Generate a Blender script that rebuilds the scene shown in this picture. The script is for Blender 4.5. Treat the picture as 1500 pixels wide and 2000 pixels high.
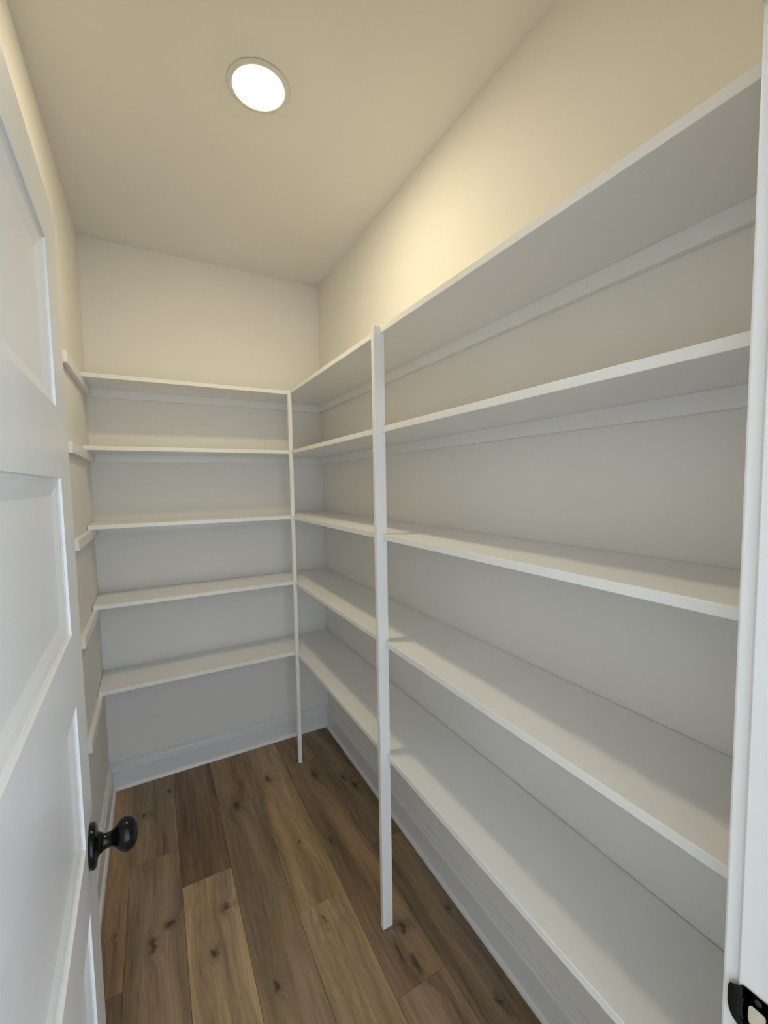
import bpy, bmesh, math, random
from mathutils import Vector, Matrix

# ------------------------------------------------------------------ clear
for o in list(bpy.data.objects):
    bpy.data.objects.remove(o, do_unlink=True)
SC = bpy.context.scene
COL = SC.collection
random.seed(7)

# ------------------------------------------------------------------ camera
# room axes: back right floor corner at the origin, -x to the left wall, -y towards the doorway
F_PX = 827.25
CAM = Vector((-0.9449, -2.5277, 1.5652))
yaw, pitch, roll = (math.radians(v) for v in (-28.683, -3.903, -0.890))
fw = Vector((-math.sin(yaw) * math.cos(pitch), math.cos(yaw) * math.cos(pitch), math.sin(pitch)))
rt = Vector((math.cos(yaw), math.sin(yaw), 0.0))
up = rt.cross(fw)
rt, up = rt * math.cos(roll) + up * math.sin(roll), up * math.cos(roll) - rt * math.sin(roll)
cd = bpy.data.cameras.new('camera')
cd.sensor_fit = 'HORIZONTAL'
cd.sensor_width = 36.0
cd.lens = F_PX / 1500.0 * 36.0
cd.clip_start = 0.01
cam = bpy.data.objects.new('camera', cd)
COL.objects.link(cam)
m = Matrix((rt, up, -fw)).transposed().to_4x4()
m.translation = CAM
cam.matrix_world = m
SC.camera = cam

# ------------------------------------------------------------------ world: soft cool daylight of the room outside
LAMP_STRENGTH = 188.0
LAMP_COLOR = (1.0, 0.86, 0.575)
w = bpy.data.worlds.new('daylight')
SC.world = w
w.use_nodes = True
bg = w.node_tree.nodes['Background']
bg.inputs[0].default_value = (0.785, 0.90, 1.03, 1)
bg.inputs[1].default_value = 3.35

vs = SC.view_settings
vs.view_transform = 'Standard'
vs.look = 'None'
vs.exposure = 0.0
vs.gamma = 1.0
vs.use_curve_mapping = False

# ------------------------------------------------------------------ dimensions
W, H = 1.202, 2.763            # pantry width, ceiling height
A, B = 0.2785, 0.2690          # shelf depths: right wall, back wall
YP = -1.304                    # front face of the wide post
YW = -2.3235                   # pantry face of the front wall
YO = YW - 0.115                # outer face of the front wall
XJ = -0.3735                   # right jamb face
XL = -1.0890                   # left jamb face
ZD = 2.045                     # opening height
T = 0.019
LV_BACK = [0.637, 1.035, 1.397, 1.749, 2.0645]
LV_FAR = [0.637, 1.0345, 1.396, 1.749, 2.0642]
LV_NEAR = LV_FAR
YCL = -0.668                   # near end of the left wall cleats


# ------------------------------------------------------------------ materials
def mat(name):
    mt = bpy.data.materials.new(name)
    mt.use_nodes = True
    nt = mt.node_tree
    return mt, nt, nt.nodes, nt.links, nt.nodes['Principled BSDF']


def paint(name, color, rough, bump_scale, bump, speck=0.0, vary=0.02):
    mt, nt, N, L, p = mat(name)
    tc = N.new('ShaderNodeNewGeometry')
    n1 = N.new('ShaderNodeTexNoise')
    n1.inputs['Scale'].default_value = 2.3
    n1.inputs['Detail'].default_value = 1
    L.new(tc.outputs['Position'], n1.inputs['Vector'])
    mr = N.new('ShaderNodeMapRange')
    mr.inputs['To Min'].default_value = 1 - vary
    mr.inputs['To Max'].default_value = 1 + vary
    L.new(n1.outputs['Fac'], mr.inputs['Value'])
    mul = N.new('ShaderNodeVectorMath')
    mul.operation = 'SCALE'
    mul.inputs[0].default_value = color
    L.new(mr.outputs[0], mul.inputs['Scale'])
    out = mul.outputs[0]
    if speck > 0:
        # sparse tiny dark marks: nail holes, chips and scuffs in the paint
        v = N.new('ShaderNodeTexVoronoi')
        v.inputs['Scale'].default_value = 13.0
        L.new(tc.outputs['Position'], v.inputs['Vector'])
        near = N.new('ShaderNodeMapRange')
        near.inputs['From Min'].default_value = 0.014
        near.inputs['From Max'].default_value = 0.032
        near.inputs['To Min'].default_value = 1
        near.inputs['To Max'].default_value = 0
        L.new(v.outputs['Distance'], near.inputs['Value'])
        sep = N.new('ShaderNodeSeparateColor')
        L.new(v.outputs['Color'], sep.inputs[0])
        pick = N.new('ShaderNodeMath')
        pick.operation = 'GREATER_THAN'
        pick.inputs[1].default_value = 0.35
        L.new(sep.outputs[0], pick.inputs[0])
        both = N.new('ShaderNodeMath')
        both.operation = 'MULTIPLY'
        L.new(near.outputs[0], both.inputs[0])
        L.new(pick.outputs[0], both.inputs[1])
        amt = N.new('ShaderNodeMath')
        amt.operation = 'MULTIPLY'
        amt.inputs[1].default_value = speck
        L.new(both.outputs[0], amt.inputs[0])
        mx = N.new('ShaderNodeMix')
        mx.data_type = 'RGBA'
        L.new(amt.outputs[0], mx.inputs['Factor'])
        L.new(out, mx.inputs[6])
        mx.inputs[7].default_value = (0.10, 0.085, 0.07, 1)
        out = mx.outputs[2]
    L.new(out, p.inputs['Base Color'])
    p.inputs['Roughness'].default_value = rough
    if bump > 0:
        nb = N.new('ShaderNodeTexNoise')
        nb.inputs['Scale'].default_value = bump_scale
        nb.inputs['Detail'].default_value = 3
        L.new(tc.outputs['Position'], nb.inputs['Vector'])
        bp = N.new('ShaderNodeBump')
        bp.inputs['Strength'].default_value = bump
        bp.inputs['Distance'].default_value = 0.002
        L.new(nb.outputs['Fac'], bp.inputs['Height'])
        L.new(bp.outputs['Normal'], p.inputs['Normal'])
    return mt


M_WALL = paint('wall_paint', (0.86, 0.84, 0.795), 0.55, 140, 0.0)
M_CEIL = paint('ceiling_paint', (0.86, 0.84, 0.795), 0.8, 120, 0.0)
for m_ in (M_WALL, M_CEIL):        # flat wall paint has no sheen
    m_.node_tree.nodes['Principled BSDF'].inputs['Specular IOR Level'].default_value = 0.0
M_SHELF = paint('shelf_paint', (0.885, 0.88, 0.86), 0.33, 60, 0.0, speck=0.75)
M_TRIM = paint('trim_paint', (0.81, 0.81, 0.805), 0.30, 45, 0.0)
M_DOOR = paint('door_paint', (0.79, 0.79, 0.785), 0.28, 260, 0.10)


def simple(name, color, rough, metallic=0.0, scale=90.0, vary=0.15):
    mt, nt, N, L, p = mat(name)
    g = N.new('ShaderNodeNewGeometry')
    n1 = N.new('ShaderNodeTexNoise')
    n1.inputs['Scale'].default_value = scale
    L.new(g.outputs['Position'], n1.inputs['Vector'])
    mr = N.new('ShaderNodeMapRange')
    mr.inputs['To Min'].default_value = 1 - vary
    mr.inputs['To Max'].default_value = 1 + vary
    L.new(n1.outputs['Fac'], mr.inputs['Value'])
    mul = N.new('ShaderNodeVectorMath')
    mul.operation = 'SCALE'
    mul.inputs[0].default_value = color
    L.new(mr.outputs[0], mul.inputs['Scale'])
    L.new(mul.outputs[0], p.inputs['Base Color'])
    p.inputs['Roughness'].default_value = rough
    p.inputs['Metallic'].default_value = metallic
    return mt


M_BLACK = simple('black_metal', (0.004, 0.004, 0.0045), 0.14)
M_BLACK.node_tree.nodes['Principled BSDF'].inputs['Specular IOR Level'].default_value = 0.28
M_STRIKE = simple('black_plate', (0.012, 0.012, 0.014), 0.30)
M_WOOD = simple('raw_mortise_wood', (0.62, 0.55, 0.44), 0.7)
M_RING = simple('lamp_trim', (0.80, 0.79, 0.76), 0.45)
M_SUB = simple('subfloor', (0.03, 0.022, 0.016), 0.9)

mt, nt, N, L, p = mat('lamp_diffuser')
p.inputs['Base Color'].default_value = (0.9, 0.9, 0.9, 1)
p.inputs['Emission Color'].default_value = (*LAMP_COLOR, 1)
p.inputs['Emission Strength'].default_value = LAMP_STRENGTH
M_LAMP = mt


def plank_material():
    mt, nt, N, L, p = mat('oak_vinyl_plank')

    def math2(op, a, b=None, c=None):
        n = N.new('ShaderNodeMath')
        n.operation = op
        for i, v in enumerate((a, b, c)):
            if v is None:
                continue
            if isinstance(v, (int, float)):
                n.inputs[i].default_value = v
            else:
                L.new(v, n.inputs[i])
        return n.outputs[0]

    def vmath(op, a, b=None):
        n = N.new('ShaderNodeVectorMath')
        n.operation = op
        for i, v in enumerate((a, b)):
            if v is None:
                continue
            if isinstance(v, tuple):
                n.inputs[i].default_value = v
            else:
                L.new(v, n.inputs[i])
        return n.outputs[0] if op != 'LENGTH' else n.outputs['Value']

    def noise(vec, scale, detail=4, rough=0.55, dist=0.0):
        n = N.new('ShaderNodeTexNoise')
        n.inputs['Scale'].default_value = scale
        n.inputs['Detail'].default_value = detail
        n.inputs['Roughness'].default_value = rough
        n.inputs['Distortion'].default_value = dist
        L.new(vec, n.inputs['Vector'])
        return n.outputs['Fac']

    def rng(v, f0, f1, t0, t1, smooth=False):
        n = N.new('ShaderNodeMapRange')
        if smooth:
            n.interpolation_type = 'SMOOTHSTEP'
        n.inputs['From Min'].default_value = f0
        n.inputs['From Max'].default_value = f1
        n.inputs['To Min'].default_value = t0
        n.inputs['To Max'].default_value = t1
        L.new(v, n.inputs['Value'])
        return n.outputs[0]

    g = N.new('ShaderNodeNewGeometry').outputs['Position']
    oi = N.new('ShaderNodeObjectInfo')
    off = N.new('ShaderNodeCombineXYZ')
    L.new(math2('MULTIPLY', oi.outputs['Random'], 37.0), off.inputs[0])
    L.new(math2('MULTIPLY', oi.outputs['Random'], 91.0), off.inputs[1])
    pos = vmath('ADD', g, off.outputs[0])
    # knots: position, half width, half length, darkness
    KN = [(-0.472, -0.324, .020, .040, .9), (-0.651, -0.445, .022, .050, .8), (-0.243, -0.415, .014, .040, .8),
          (-0.120, -0.520, .010, .026, .7), (-0.088, -0.595, .012, .040, .8), (-1.049, -0.283, .020, .020, .75), (-0.935, -0.165, .014, .014, .6),
          (-1.014, -0.957, .016, .042, .95), (-0.957, -0.906, .028, .016, .8), (-0.836, -1.085, .013, .022, .9),
          (-0.772, -0.941, .024, .020, .5), (-0.259, -1.445, .018, .050, .85), (-0.240, -1.325, .016, .034, .9),
          (-0.674, -1.282, .014, .022, .7), (-0.290, -0.26, .010, .016, .6), (-0.445, -0.80, .007, .026, .6),
          (-0.060, -1.35, .008, .016, .7), (-0.095, -1.66, .008, .020, .7), (-1.128, -0.86, .010, .010, .6),
          (-0.470, -1.16, .006, .030, .6), (-0.325, -0.86, .006, .020, .5), (-0.29, -1.395, .008, .05, .7)]
    jitter = N.new('ShaderNodeTexNoise')
    jitter.inputs['Scale'].default_value = 38
    jitter.inputs['Detail'].default_value = 3
    L.new(g, jitter.inputs['Vector'])
    jv = vmath('MULTIPLY', vmath('SUBTRACT', jitter.outputs['Color'], (0.5, 0.5, 0.5)), (0.030, 0.045, 0.0))
    gp = vmath('ADD', g, jv)
    near = None
    for x, y, sx, sy, k in KN:
        d = vmath('LENGTH', vmath('MULTIPLY', vmath('SUBTRACT', gp, (x, y, 0.0)), (1 / sx, 1 / sy, 0.0)))
        near = d if near is None else math2('MINIMUM', near, d)
    knot = rng(near, 0.25, 0.95, 0.85, 0.0, True)
    halo = rng(near, 0.3, 2.6, 0.85, 0.0, True)
    # grain lines are bent around the knots
    bend = N.new('ShaderNodeCombineXYZ')
    L.new(math2('MULTIPLY', halo, 0.030), bend.inputs[0])
    pos = vmath('ADD', pos, bend.outputs[0])
    wob = N.new('ShaderNodeCombineXYZ')
    L.new(math2('MULTIPLY', math2('SUBTRACT', noise(vmath('MULTIPLY', pos, (5.0, 2.2, 1.0)), 1.0, 1), 0.5), 0.06), wob.inputs[0])
    pos2 = vmath('ADD', pos, wob.outputs[0])
    broad = noise(vmath('MULTIPLY', pos2, (13.0, 0.9, 1.0)), 1.0, 3, 0.5)
    streak = noise(vmath('MULTIPLY', pos2, (75.0, 3.0, 1.0)), 1.0, 3, 0.62)
    fine = noise(vmath('MULTIPLY', pos2, (330.0, 11.0, 1.0)), 1.0, 2, 0.7)
    ring = math2('ABSOLUTE', math2('SINE', math2('MULTIPLY', noise(vmath('MULTIPLY', pos2, (9.0, 0.75, 1.0)), 1.0, 1, 0.4), 75.0)))
    mod = math2('ADD', math2('ADD', rng(broad, .32, .68, 0.60, 1.36), rng(streak, .3, .7, -0.20, 0.20)), rng(fine, .3, .7, -0.16, 0.16))
    mod = math2('ADD', mod, rng(ring, 0, 1, -0.08, 0.04))
    mod = math2('MULTIPLY', mod, rng(halo, 0, 1, 1.0, 0.74))
    mul = N.new('ShaderNodeVectorMath')
    mul.operation = 'SCALE'
    L.new(oi.outputs['Color'], mul.inputs[0])
    L.new(mod, mul.inputs['Scale'])
    # warm/grey drift across the plank
    tint = N.new('ShaderNodeMix')
    tint.data_type = 'RGBA'
    tint.blend_type = 'MULTIPLY'
    tint.inputs['Factor'].default_value = 1.0
    rmp = N.new('ShaderNodeValToRGB')
    rmp.color_ramp.elements[0].position = .35
    rmp.color_ramp.elements[0].color = (0.98, 0.97, 0.98, 1)
    rmp.color_ramp.elements[1].position = .65
    rmp.color_ramp.elements[1].color = (1.04, 1.02, 0.86, 1)
    L.new(noise(vmath('MULTIPLY', pos2, (10.0, 1.4, 1.0)), 1.3, 1), rmp.inputs[0])
    L.new(mul.outputs[0], tint.inputs[6])
    L.new(rmp.outputs[0], tint.inputs[7])
    mx = N.new('ShaderNodeMix')
    mx.data_type = 'RGBA'
    L.new(math2('MULTIPLY', knot, 0.9), mx.inputs['Factor'])
    L.new(tint.outputs[2], mx.inputs[6])
    mx.inputs[7].default_value = (0.028, 0.017, 0.011, 1)
    L.new(mx.outputs[2], p.inputs['Base Color'])
    L.new(rng(streak, .3, .7, 0.50, 0.40), p.inputs['Roughness'])
    return mt


M_PLANK = plank_material()


# ------------------------------------------------------------------ helpers
def link(name, bm, material, parent=None, smooth=False, bevel=0.0, seg=2, only=None):
    bmesh.ops.recalc_face_normals(bm, faces=bm.faces)
    if bevel > 0:
        es = [e for e in bm.edges if len(e.link_faces) == 2 and e.calc_face_angle(0) > 0.6 and (only is None or only(e))]
        bmesh.ops.bevel(bm, geom=es, offset=bevel, segments=seg, affect='EDGES', profile=0.5)
    me = bpy.data.meshes.new(name)
    bm.to_mesh(me)
    bm.free()
    me.materials.append(material)
    if smooth:
        for f in me.polygons:
            f.use_smooth = True
    o = bpy.data.objects.new(name, me)
    COL.objects.link(o)
    if parent is not None:
        o.parent = parent
    return o


def empty(name, loc=(0, 0, 0), parent=None):
    o = bpy.data.objects.new(name, None)
    o.empty_display_size = 0.1
    o.location = loc
    COL.objects.link(o)
    if parent is not None:
        o.parent = parent
    return o


def tag(o, label, cat, group=None, kind=None):
    o['label'] = label
    o['category'] = cat
    if group:
        o['group'] = group
    if kind:
        o['kind'] = kind
    return o


def box(bm, x0, x1, y0, y1, z0, z1):
    r = bmesh.ops.create_cube(bm, size=1.0)
    for v in r['verts']:
        v.co = Vector((x0 + (v.co.x + .5) * (x1 - x0), y0 + (v.co.y + .5) * (y1 - y0), z0 + (v.co.z + .5) * (z1 - z0)))


def boxes(*bs):
    bm = bmesh.new()
    for b in bs:
        box(bm, *b)
    return bm


def prism(pts, z0, z1):
    """outline in x, y pulled up from z0 to z1"""
    bm = bmesh.new()
    lo = [bm.verts.new((x, y, z0)) for x, y in pts]
    hi = [bm.verts.new((x, y, z1)) for x, y in pts]
    bm.faces.new(lo[::-1])
    bm.faces.new(hi)
    n = len(pts)
    for i in range(n):
        bm.faces.new((lo[i], lo[(i + 1) % n], hi[(i + 1) % n], hi[i]))
    return bm


def sweep(profile, start, end, out, upv=(0, 0, 1)):
    """closed profile of (distance out, height) carried straight from start to end"""
    bm = bmesh.new()
    s, e, o_, u_ = Vector(start), Vector(end), Vector(out), Vector(upv)
    r0 = [bm.verts.new(s + o_ * a + u_ * b) for a, b in profile]
    r1 = [bm.verts.new(e + o_ * a + u_ * b) for a, b in profile]
    n = len(profile)
    bm.faces.new(r0)
    bm.faces.new(r1[::-1])
    for i in range(n):
        bm.faces.new((r0[i], r1[i], r1[(i + 1) % n], r0[(i + 1) % n]))
    return bm


def lathe(profile, axis_o, axis_d, seg=40):
    """profile of (along the axis, radius) turned about the axis"""
    bm = bmesh.new()
    d = Vector(axis_d).normalized()
    a = d.orthogonal().normalized()
    b = d.cross(a)
    rings = []
    for t, r in profile:
        c = Vector(axis_o) + d * t
        if r < 1e-6:
            rings.append([bm.verts.new(c)])
        else:
            rings.append([bm.verts.new(c + a * (r * math.cos(2 * math.pi * k / seg)) + b * (r * math.sin(2 * math.pi * k / seg))) for k in range(seg)])
    for r0, r1 in zip(rings, rings[1:]):
        for k in range(seg):
            k2 = (k + 1) % seg
            if len(r0) == 1 and len(r1) == 1:
                continue
            if len(r0) == 1:
                bm.faces.new((r0[0], r1[k], r1[k2]))
            elif len(r1) == 1:
                bm.faces.new((r0[k], r1[0], r0[k2]))
            else:
                bm.faces.new((r0[k], r1[k], r1[k2], r0[k2]))
    return bm


# ------------------------------------------------------------------ the room
XO = 1.6
floor = tag(link('floor', boxes((-W - 0.12, 0.12, YO, 0.10, -0.06, -0.0055), (-2.0, 1.6, -4.6, YO, -0.06, -0.0055)), M_SUB), 'brown oak plank floor of the pantry', 'floor', kind='structure')
# planks: seven columns, end joints as in the photograph, 1.22 m lengths
PW = 0.183
cols = [(-1.278, -1.095, -1.062), (-1.095, -0.912, -0.575), (-0.912, -0.729, -0.778), (-0.729, -0.546, -0.422),
        (-0.546, -0.363, -1.099), (-0.363, -0.180, -1.498), (-0.180, 0.003, -0.965)]
TONE = {(0, 0): (.335, .225, .150), (0, 1): (.185, .128, .092), (1, 0): (.245, .180, .125), (1, 1): (.270, .200, .142),
        (2, 0): (.185, .125, .080), (2, 1): (.375, .280, .185), (3, 0): (.240, .165, .105), (3, 1): (.245, .182, .122),
        (4, 0): (.315, .232, .138), (4, 1): (.350, .258, .168), (5, 0): (.215, .148, .094), (5, 1): (.235, .165, .108),
        (5, 2): (.310, .220, .150), (6, 0): (.235, .172, .108), (6, 1): (.225, .165, .110)}
G = 0.0004
hall = [(-1.278 - PW * k, -1.278 - PW * (k - 1), -2.9 - 0.37 * k) for k in range(1, 4)] + [(0.003 + PW * (k - 1), 0.003 + PW * k, -2.8 - 0.41 * k) for k in range(1, 6)]  # unseen hall planks, added to bounce daylight into the pantry
for c, (x0, x1, j) in enumerate(cols + hall):
    ys = [0.02] if c < len(cols) else [YO - 0.001]
    y = j
    while y < -0.05:
        y += 1.22
    y -= 1.22
    while y > -3.8:
        if y < ys[0] - 0.05:
            ys.append(y)
        y -= 1.22
    ys.append(-3.85)
    x0c, x1c = (max(x0, -W - 0.02), min(x1, 0.02)) if c < len(cols) else (x0, x1)
    for k, (ya, yb) in enumerate(zip(ys, ys[1:])):
        bm = boxes((x0c + G, x1c - G, yb + G, ya - G, -0.005, 0.0))
        top = [e for e in bm.edges if all(v.co.z > -0.001 for v in e.verts)]
        bmesh.ops.bevel(bm, geom=top, offset=0.0007, segments=1, affect='EDGES')
        o = link('plank', bm, M_PLANK, floor)
        t = TONE.get((c, k), (random.uniform(.15, .23), 0, 0))
        if t[1] == 0:
            t = (t[0], t[0] * .67, t[0] * .43)
        o.color = (t[0] * 1.02, t[1] * 0.98, t[2] * 0.935, 1)

tag(link('wall_back', boxes((-W - 0.1, 0.1, 0.0, 0.1, -0.06, H)), M_WALL), 'cream painted back wall behind the short shelves', 'wall', kind='structure')
tag(link('wall_right', boxes((0.0, 0.1, YO, 0.0, -0.06, H)), M_WALL), 'cream painted right wall behind the long shelves', 'wall', kind='structure')
tag(link('wall_left', boxes((-W - 0.1, -W, YO, 0.0, -0.06, H)), M_WALL), 'cream painted left wall beside the open door', 'wall', kind='structure')
JT = 0.018
tag(link('wall_front', boxes((XJ + JT, 0.0, YO, YW, -0.06, H), (-W, XL - JT, YO, YW, -0.06, H), (XL - JT, XJ + JT, YO, YW, ZD + JT, H)), M_WALL),
    'painted front wall around the pantry doorway', 'wall', kind='structure')
tag(link('ceiling', boxes((-W - 0.1, 0.1, YO, 0.1, H, H + 0.1)), M_CEIL), 'smooth warm white ceiling with one round light', 'ceiling', kind='structure')

# unseen hallway added to direct the daylight: ceiling and walls, far end open
tag(link('ceiling', boxes((-2.0, 1.6, -4.6, YO - 0.0005, H, H + 0.1)), M_CEIL), 'added unseen hallway ceiling directing daylight to the pantry', 'ceiling', kind='structure')
tag(link('wall_hallway_added', boxes((-2.0, -1.9, -4.6, YO - 0.0005, -0.06, H - 0.0005)), M_WALL), 'added unseen hallway wall blocking daylight from the left', 'wall', kind='structure')
tag(link('wall_hallway_added', boxes((-2.0, -W - 0.1005, YO, YO + 0.1, -0.06, H - 0.0005)), M_WALL), 'added unseen hallway wall left of the pantry door', 'wall', kind='structure')
tag(link('wall_hallway_added', boxes((0.1005, 1.6, YO, YO + 0.1, -0.06, H - 0.0005)), M_WALL), 'added unseen hallway wall right of the pantry door', 'wall', kind='structure')

# baseboards
BP = [(0.0003, 0.0), (0.0160, 0.0), (0.0160, 0.098), (0.0152, 0.104), (0.0125, 0.108), (0.0092, 0.1095), (0.0092, 0.1122), (0.0115, 0.1140),
      (0.0115, 0.1210), (0.0095, 0.1262), (0.0062, 0.1278), (0.0062, 0.1304), (0.0080, 0.1320), (0.0080, 0.1365), (0.0055, 0.1390), (0.0055, 0.143), (0.0003, 0.143)]
SP = [(0.0162, 0.0), (0.0282, 0.0)] + [(0.0162 + 0.012 * math.cos(a), 0.017 * math.sin(a)) for a in [math.pi / 2 * k / 6 for k in range(1, 7)]]


def baseboard(side, s, e, out, lab):
    b = link('baseboard_' + side, sweep(BP, s, e, out), M_TRIM)
    tag(b, lab, 'baseboard', kind='structure')
    link('shoe_moulding', sweep(SP, s, e, out), M_TRIM, b)


baseboard('back', (-W + 0.0003, 0, 0.0005), (-0.0003, 0, 0.0005), (0, -1, 0), 'white moulded baseboard along the back wall')
baseboard('right', (0, -0.0286, 0.0005), (0, YW + 0.0005, 0.0005), (-1, 0, 0), 'white moulded baseboard along the right wall under the shelves')
baseboard('left', (-W, -0.0286, 0.0005), (-W, YW + 0.0005, 0.0005), (1, 0, 0), 'white moulded baseboard along the left wall behind the door')

# ------------------------------------------------------------------ door frame
fr = empty('trim_1', ((XJ + XL) / 2, YW, 0))
tag(fr, 'white door frame with casing around the pantry doorway', 'door frame', kind='structure')
fr_inv = Matrix.Translation(-fr.location)


def fpart(name, bm, material=M_TRIM, bevel=0.0015, smooth=False, parent=None, seg=2):
    bm.transform(fr_inv)
    return link(name, bm, material, parent or fr, bevel=bevel, smooth=smooth, seg=seg)


fpart('side_jamb', boxes((XJ, XJ + JT - 0.0005, YO, YW, 0.0005, ZD)))
fpart('side_jamb', boxes((XL - JT + 0.0005, XL, YO, YW, 0.0005, ZD)))
fpart('head_jamb', boxes((XL - JT + 0.0005, XJ + JT - 0.0005, YO, YW, ZD, ZD + JT - 0.0005)))
DT = 0.035
fpart('door_stop', boxes((XJ - 0.010, XJ, YO + 0.022, YW - DT - 0.006, 0.0005, ZD - 0.010)), bevel=0.003)
fpart('door_stop', boxes((XL, XL + 0.010, YO + 0.022, YW - DT - 0.006, 0.0005, ZD - 0.010)), bevel=0.003)
fpart('door_stop', boxes((XL, XJ, YO + 0.022, YW - DT - 0.006, ZD - 0.010, ZD)), bevel=0.003)
RV = 0.005
CW = 0.057
CT = 0.0175
for ya, yb in ((YW + 0.0003, YW + CT), (YO - CT, YO - 0.0003)):
    for side in (1, -1):
        xi = XJ + RV if side > 0 else XL - RV
        bm = bmesh.new()
        zt = ZD + RV
        pts = [(xi, 0.0005), (xi, zt), (xi + side * CW, zt + CW), (xi + side * CW, 0.0005)]
        v0 = [bm.verts.new((x, ya, z)) for x, z in pts]
        v1 = [bm.verts.new((x, yb, z)) for x, z in pts]
        bm.faces.new(v0)
        bm.faces.new(v1[::-1])
        for i in range(4):
            bm.faces.new((v0[i], v0[(i + 1) % 4], v1[(i + 1) % 4], v1[i]))
        fpart('casing', bm, bevel=0.003)
    bm = bmesh.new()
    pts = [(XL - RV, zt), (XJ + RV, zt), (XJ + RV + CW, zt + CW), (XL - RV - CW, zt + CW)]
    v0 = [bm.verts.new((x, ya, z + 0.0006)) for x, z in pts]
    v1 = [bm.verts.new((x, yb, z + 0.0006)) for x, z in pts]
    bm.faces.new(v0)
    bm.faces.new(v1[::-1])
    for i in range(4):
        bm.faces.new((v0[i], v0[(i + 1) % 4], v1[(i + 1) % 4], v1[i]))
    fpart('casing', bm, bevel=0.003)

# strike plate on the right jamb: curved lip over the casing edge, latch hole, two screws
ZK = 0.930
ZS = 0.955


def strike():
    yc = YW - 0.019
    hole_y, hole_z, n = 0.0085, 0.0125, 32
    outer, inner = [], []
    # outer outline in (y, z): body with rounded corners, narrower lip towards the pantry
    body = []

    def arc(cy, cz, r, a0, a1, k=7):
        for i in range(k):
            a = math.radians(a0 + (a1 - a0) * i / (k - 1))
            body.append((cy + r * math.cos(a), cz + r * math.sin(a)))
    y0, y1, ylip, hz, hl = yc - 0.0165, YW - 0.002, YW + 0.0105, 0.0285, 0.0225
    arc(y0 + 0.006, -hz + 0.006, 0.006, 180, 270)
    arc(y1 - 0.006, -hz + 0.006, 0.006, 270, 330)
    arc(ylip - 0.017, -hl + 0.015, 0.017, 300, 360)
    arc(ylip - 0.017, hl - 0.015, 0.017, 0, 60)
    arc(y1 - 0.006, hz - 0.006, 0.006, 30, 90)
    arc(y0 + 0.006, hz - 0.006, 0.006, 90, 180)
    m_ = len(body)
    bm = bmesh.new()

    def xoff(y):            # the lip curls away into the room side
        t = max(0.0, y - (YW - 0.004)) / (ylip - YW + 0.004)
        return XJ - 0.0016 - 0.0012 * math.sin(t * math.pi) + 0.0035 * t * t

    rings = []
    steps = [0.0, 0.25, 0.5, 0.75, 1.0]
    for s in steps:
        ring = []
        for (y, z) in body:
            a = math.atan2(z, y - yc)
            ry, rz = hole_y, hole_z
            ca, sa = math.cos(a), math.sin(a)
            pw = 4.0
            rr = (abs(ca / ry) ** pw + abs(sa / rz) ** pw) ** (-1 / pw)
            iy, iz = yc + rr * ca, rr * sa
            yy, zz = iy + (y - iy) * s, iz + (z - iz) * s
            ring.append(bm.verts.new((xoff(yy), yy, ZS + zz)))
        rings.append(ring)
    for r0, r1 in zip(rings, rings[1:]):
        for i in range(m_):
            bm.faces.new((r0[i], r0[(i + 1) % m_], r1[(i + 1) % m_], r1[i]))
    ret = bmesh.ops.solidify(bm, geom=bm.faces[:], thickness=0.0015)
    return bm


sp = fpart('strike_plate', strike(), M_STRIKE, bevel=0)
sp['label'] = 'black strike plate with latch hole'
for dz in (-0.021, 0.021):
    fpart('screw', lathe([(0, 0.0), (0, 0.0036), (0.0008, 0.0030), (0.0012, 0.0)], (XJ - 0.0017, YW - 0.019, ZS + dz), (-1, 0, 0), 16), M_STRIKE, bevel=0, parent=sp)
fpart('latch_mortise', boxes((XJ - 0.0009, XJ - 0.0002, YW - 0.029, YW - 0.009, ZS - 0.014, ZS + 0.014)), M_WOOD, bevel=0, parent=sp)

# ------------------------------------------------------------------ door
ANG = math.radians(1.547)
DW, DH = 0.711, 2.022
U = Vector((math.sin(ANG), -math.cos(ANG), 0))        # from the latch edge to the hinge edge
door = empty('door_1', (-1.0712, -1.590, 0.010))
tag(door, 'white five panel door standing open with a black knob', 'door', kind='structure')
# door frame axes: local x = out of the visible face, local y = from hinge to latch (0 at the latch, negative to hinge), z up
door.matrix_world = Matrix.Translation(door.location) @ Matrix((Vector((math.cos(ANG), math.sin(ANG), 0)), -U, Vector((0, 0, 1)))).transposed().to_4x4()
ST = 0.1105
Z0 = 0.010
pan = [(0.233, 0.485), (0.598, 0.850), (0.963, 1.213), (1.328, 1.581), (1.6915, 1.943)]
pan = [(a - Z0, b - Z0) for a, b in pan]


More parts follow.
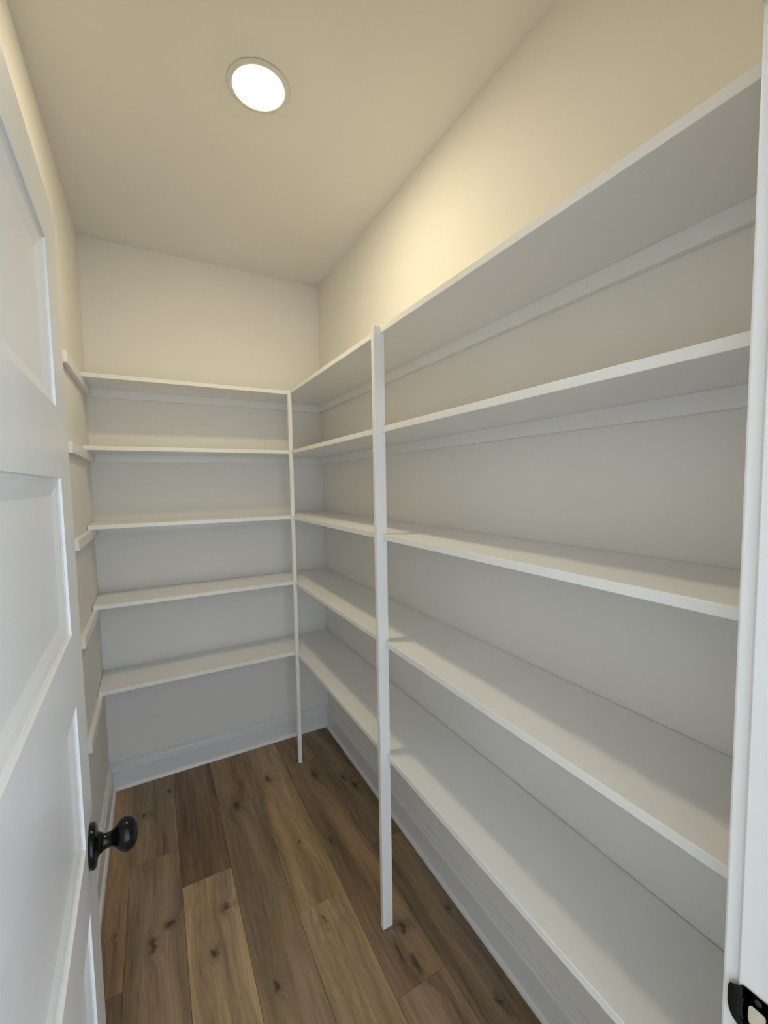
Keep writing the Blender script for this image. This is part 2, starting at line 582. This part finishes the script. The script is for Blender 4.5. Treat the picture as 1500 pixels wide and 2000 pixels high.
def door_leaf():
    bm = bmesh.new()
    ycut = [0.0, -ST, -(DW - ST), -DW]
    zcut = [0.0]
    for a, b in pan:
        zcut += [a, b]
    zcut.append(DH)
    vs_ = {}

    def V(x, y, z):
        k = (round(x, 5), round(y, 5), round(z, 5))
        if k not in vs_:
            vs_[k] = bm.verts.new((x, y, z))
        return vs_[k]
    for i in range(3):
        for j in range(len(zcut) - 1):
            hole = i == 1 and j % 2 == 1
            ya, yb, za, zb = ycut[i], ycut[i + 1], zcut[j], zcut[j + 1]
            if not hole:
                for x in (0.0, -DT):
                    bm.faces.new((V(x, ya, za), V(x, yb, za), V(x, yb, zb), V(x, ya, zb)))
            else:
                for (p, q) in (((ya, za), (yb, za)), ((yb, za), (yb, zb)), ((yb, zb), (ya, zb)), ((ya, zb), (ya, za))):
                    bm.faces.new((V(0, *p), V(0, *q), V(-DT, *q), V(-DT, *p)))
    for j in range(len(zcut) - 1):
        for y in (0.0, -DW):
            bm.faces.new((V(0, y, zcut[j]), V(0, y, zcut[j + 1]), V(-DT, y, zcut[j + 1]), V(-DT, y, zcut[j])))
    for i in range(3):
        for z in (0.0, DH):
            bm.faces.new((V(0, ycut[i], z), V(0, ycut[i + 1], z), V(-DT, ycut[i + 1], z), V(-DT, ycut[i], z)))
    return bm


link('door_leaf', door_leaf(), M_DOOR, door)
# sticking profile from the frame inwards: (inset, depth)
STK = [(0.0002, 0.0003), (0.0014, 0.0036), (0.0045, 0.0040), (0.0058, 0.0050), (0.0085, 0.0053), (0.0150, 0.0066), (0.0280, 0.0108), (0.0292, 0.0110)]
for a, b in pan:
    yl, yh = -(DW - ST), -ST
    ins = STK[-1][0]
    dp = STK[-1][1]
    pn = link('door_panel', boxes((-DT + dp - 0.001, -dp + 0.0003, yl + ins - 0.004, yh - ins + 0.004, a + ins - 0.004, b - ins + 0.004)), M_DOOR, door)
    for sgn in (1, -1):
        bm = bmesh.new()
        rings = []
        for i_, d_ in STK:
            x = -d_ if sgn > 0 else -DT + d_
            rings.append([bm.verts.new(c) for c in ((x, yl + i_, a + i_), (x, yh - i_, a + i_), (x, yh - i_, b - i_), (x, yl + i_, b - i_))])
        for r0, r1 in zip(rings, rings[1:]):
            for k in range(4):
                bm.faces.new((r0[k], r0[(k + 1) % 4], r1[(k + 1) % 4], r1[k]))
        link('panel_moulding', bm, M_DOOR, pn)

# knobs on both faces
ROS = [(0.0, 0.0), (0.0, 0.0362), (0.0015, 0.0370), (0.0060, 0.0368), (0.0085, 0.0345), (0.0098, 0.0290), (0.0108, 0.0215), (0.0135, 0.0180), (0.0165, 0.0162), (0.0190, 0.0150), (0.0192, 0.0)]
KNB = [(0.0180, 0.0), (0.0180, 0.0140), (0.0215, 0.0128), (0.0260, 0.0122), (0.0310, 0.0130), (0.0355, 0.0158), (0.0395, 0.0205), (0.0435, 0.0250),
       (0.0485, 0.0281), (0.0540, 0.0290), (0.0595, 0.0282), (0.0645, 0.0256), (0.0685, 0.0214), (0.0713, 0.0155), (0.0728, 0.0080), (0.0732, 0.0)]
for sgn, x in ((1, 0.0003), (-1, -DT - 0.0003)):
    k = link('door_knob', lathe(KNB, (x, -0.060, ZK - Z0), (sgn, 0, 0), 48), M_BLACK, door, smooth=True)
    k['label'] = 'glossy black round door knob'
    link('rosette', lathe(ROS, (x, -0.060, ZK - Z0), (sgn, 0, 0), 48), M_BLACK, k, smooth=True)
lp = link('latch_plate', boxes((-DT / 2 - 0.0125, -DT / 2 + 0.0125, -0.0005, 0.0012, ZK - Z0 - 0.028, ZK - Z0 + 0.028)), M_STRIKE, door, bevel=0.0006)
link('latch_bolt', boxes((-DT / 2 - 0.006, -DT / 2 + 0.006, 0.0012, 0.011, ZK - Z0 - 0.009, ZK - Z0 + 0.009)), M_STRIKE, lp, bevel=0.002)
for z in (0.20, 1.00, 1.80):
    link('hinge', lathe([(0, 0), (0, 0.0055), (0.09, 0.0055), (0.09, 0)], (-DT - 0.004, -DW - 0.004, z), (0, 0, 1), 16), M_BLACK, door)

# ------------------------------------------------------------------ shelves
LVN = ['lowest of five', 'second of five from the floor', 'middle one of five', 'fourth of five from the floor', 'topmost of five']
CLH, CLT = 0.040, 0.019
GAP = 0.0024


def shelf(origin, outline, ztop, cleats, label, group, axis='x'):
    root = empty('pantry_shelf', origin)
    tag(root, label, 'shelf', group)
    inv = Matrix.Translation(-Vector(origin))
    o_ = Vector(origin)

    def front(e):            # only the front edges of a board are eased
        a, b = e.verts[0].co + o_, e.verts[1].co + o_
        if abs(a.z - b.z) > 1e-4:
            return False
        if axis == 'x':
            return abs(a.x + A) < 1e-4 and abs(b.x + A) < 1e-4
        return abs(a.y + B) < 1e-4 and abs(b.y + B) < 1e-4
    bm = prism(outline, ztop - T, ztop)
    bm.transform(inv)
    link('board', bm, M_SHELF, root, bevel=0.0012, only=front)
    for c in cleats:
        bm = boxes((*c, ztop - T - CLH, ztop - T - 0.0003))
        bm.transform(inv)
        link('cleat', bm, M_SHELF, root)


# corner post section and wide post section
CX0, CX1, CY0, CY1 = -A - 0.011, -A + 0.009, -B - 0.020, -B - 0.0005
PX0, PX1, PY0, PY1 = -A - 0.025, -A + 0.013, YP, YP + 0.019
c_ = 0.0004
for i in range(5):
    z = LV_BACK[i]
    xl, xr = -W + GAP, -A - 0.0006
    shelf(((xl + xr) / 2, -B / 2, z - T), [(xl, -GAP), (xl, -B), (xr, -B), (xr, -GAP)], z,
          [(-W + CLT + 0.001, -A - 0.0004, -CLT, -0.0005)],
          'short white shelf on the back wall, ' + LVN[i], 'shelves along the back wall', 'y')
    z = LV_FAR[i]
    ol = [(-GAP, -GAP), (-A, -GAP), (-A, CY1 + c_), (CX1 + c_, CY1 + c_), (CX1 + c_, CY0 - c_), (-A, CY0 - c_),
          (-A, PY1 + c_), (PX1 + c_, PY1 + c_), (PX1 + c_, YP + 0.0002), (-GAP, YP + 0.0002)]
    shelf((-A / 2, YP / 2, z - T), ol, z, [(-CLT, -0.0005, YP + 0.0004, -0.001), (-A - 0.0001, -CLT - 0.0005, -CLT, -0.0005)],
          'white right wall shelf between corner post and wide post, ' + LVN[i], 'right wall shelves in the far bay')
    z = LV_NEAR[i]
    shelf((-A / 2, (YP + YW) / 2, z - T), [(-GAP, YP - 0.0002), (-A, YP - 0.0002), (-A, YW + 0.001), (-GAP, YW + 0.001)], z,
          [(-CLT, -0.0005, YW + 0.001, YP - 0.0001)],
          'long white right wall shelf between wide post and doorway, ' + LVN[i], 'right wall shelves in the near bay')
    # cleat on the left wall, running on past the end of the back shelf
    z = LV_BACK[i]
    cl = link('shelf_cleat', boxes((-W + 0.0005, -W + CLT, YCL, -0.0008, z - T - CLH, z - T - 0.0003)), M_SHELF, bevel=0.0012)
    tag(cl, 'white cleat jutting along the left wall, ' + LVN[i], 'cleat', 'cleats on the left wall')

# ------------------------------------------------------------------ posts
ps = empty('shelf_post', ((CX0 + CX1) / 2, (CY0 + CY1) / 2, 0))
tag(ps, 'thin white corner post, spliced below the lowest shelf', 'post', 'posts holding the shelves')
inv = Matrix.Translation(-ps.location)
for nm, za, zb in (('lower_piece', 0.0006, 0.530), ('upper_piece', 0.5318, LV_FAR[4] + 0.0015)):
    bm = boxes((CX0, CX1, CY0, CY1, za, zb))
    bm.transform(inv)
    link(nm, bm, M_SHELF, ps, bevel=0.0012)
bm = boxes((PX0, PX1, PY0, PY1, 0.0006, LV_NEAR[4] + 0.007))
# rounded top end, bottom end cut square
es = [e for e in bm.edges if all(v.co.z > 1 for v in e.verts)]
bmesh.ops.bevel(bm, geom=es, offset=0.007, segments=3, affect='EDGES', profile=0.5)
bm.transform(Matrix.Translation((-(PX0 + PX1) / 2, -(PY0 + PY1) / 2, 0)))
wp = link('shelf_post', bm, M_SHELF, bevel=0.0012)
wp.location = ((PX0 + PX1) / 2, (PY0 + PY1) / 2, 0)
tag(wp, 'wide white post reaching the floor in front of the right wall shelves', 'post', 'posts holding the shelves')

# ------------------------------------------------------------------ ceiling light
lx, ly = -0.605, -1.160
lt = empty('ceiling_light', (lx, ly, H))
tag(lt, 'round glowing recessed light in the ceiling', 'ceiling light')
link('trim_ring', lathe([(-0.0005, 0.0645), (-0.0005, 0.090), (-0.0020, 0.0915), (-0.0042, 0.089), (-0.0058, 0.078), (-0.0052, 0.0645), (-0.0005, 0.0645)], (0, 0, 0), (0, 0, 1), 64), M_RING, lt, smooth=True)
link('diffuser', lathe([(-0.0010, 0.0), (-0.0010, 0.0630), (-0.0060, 0.0630), (-0.0078, 0.058), (-0.0090, 0.045), (-0.0098, 0.025), (-0.0100, 0.0)], (0, 0, 0), (0, 0, 1), 64), M_LAMP, lt)
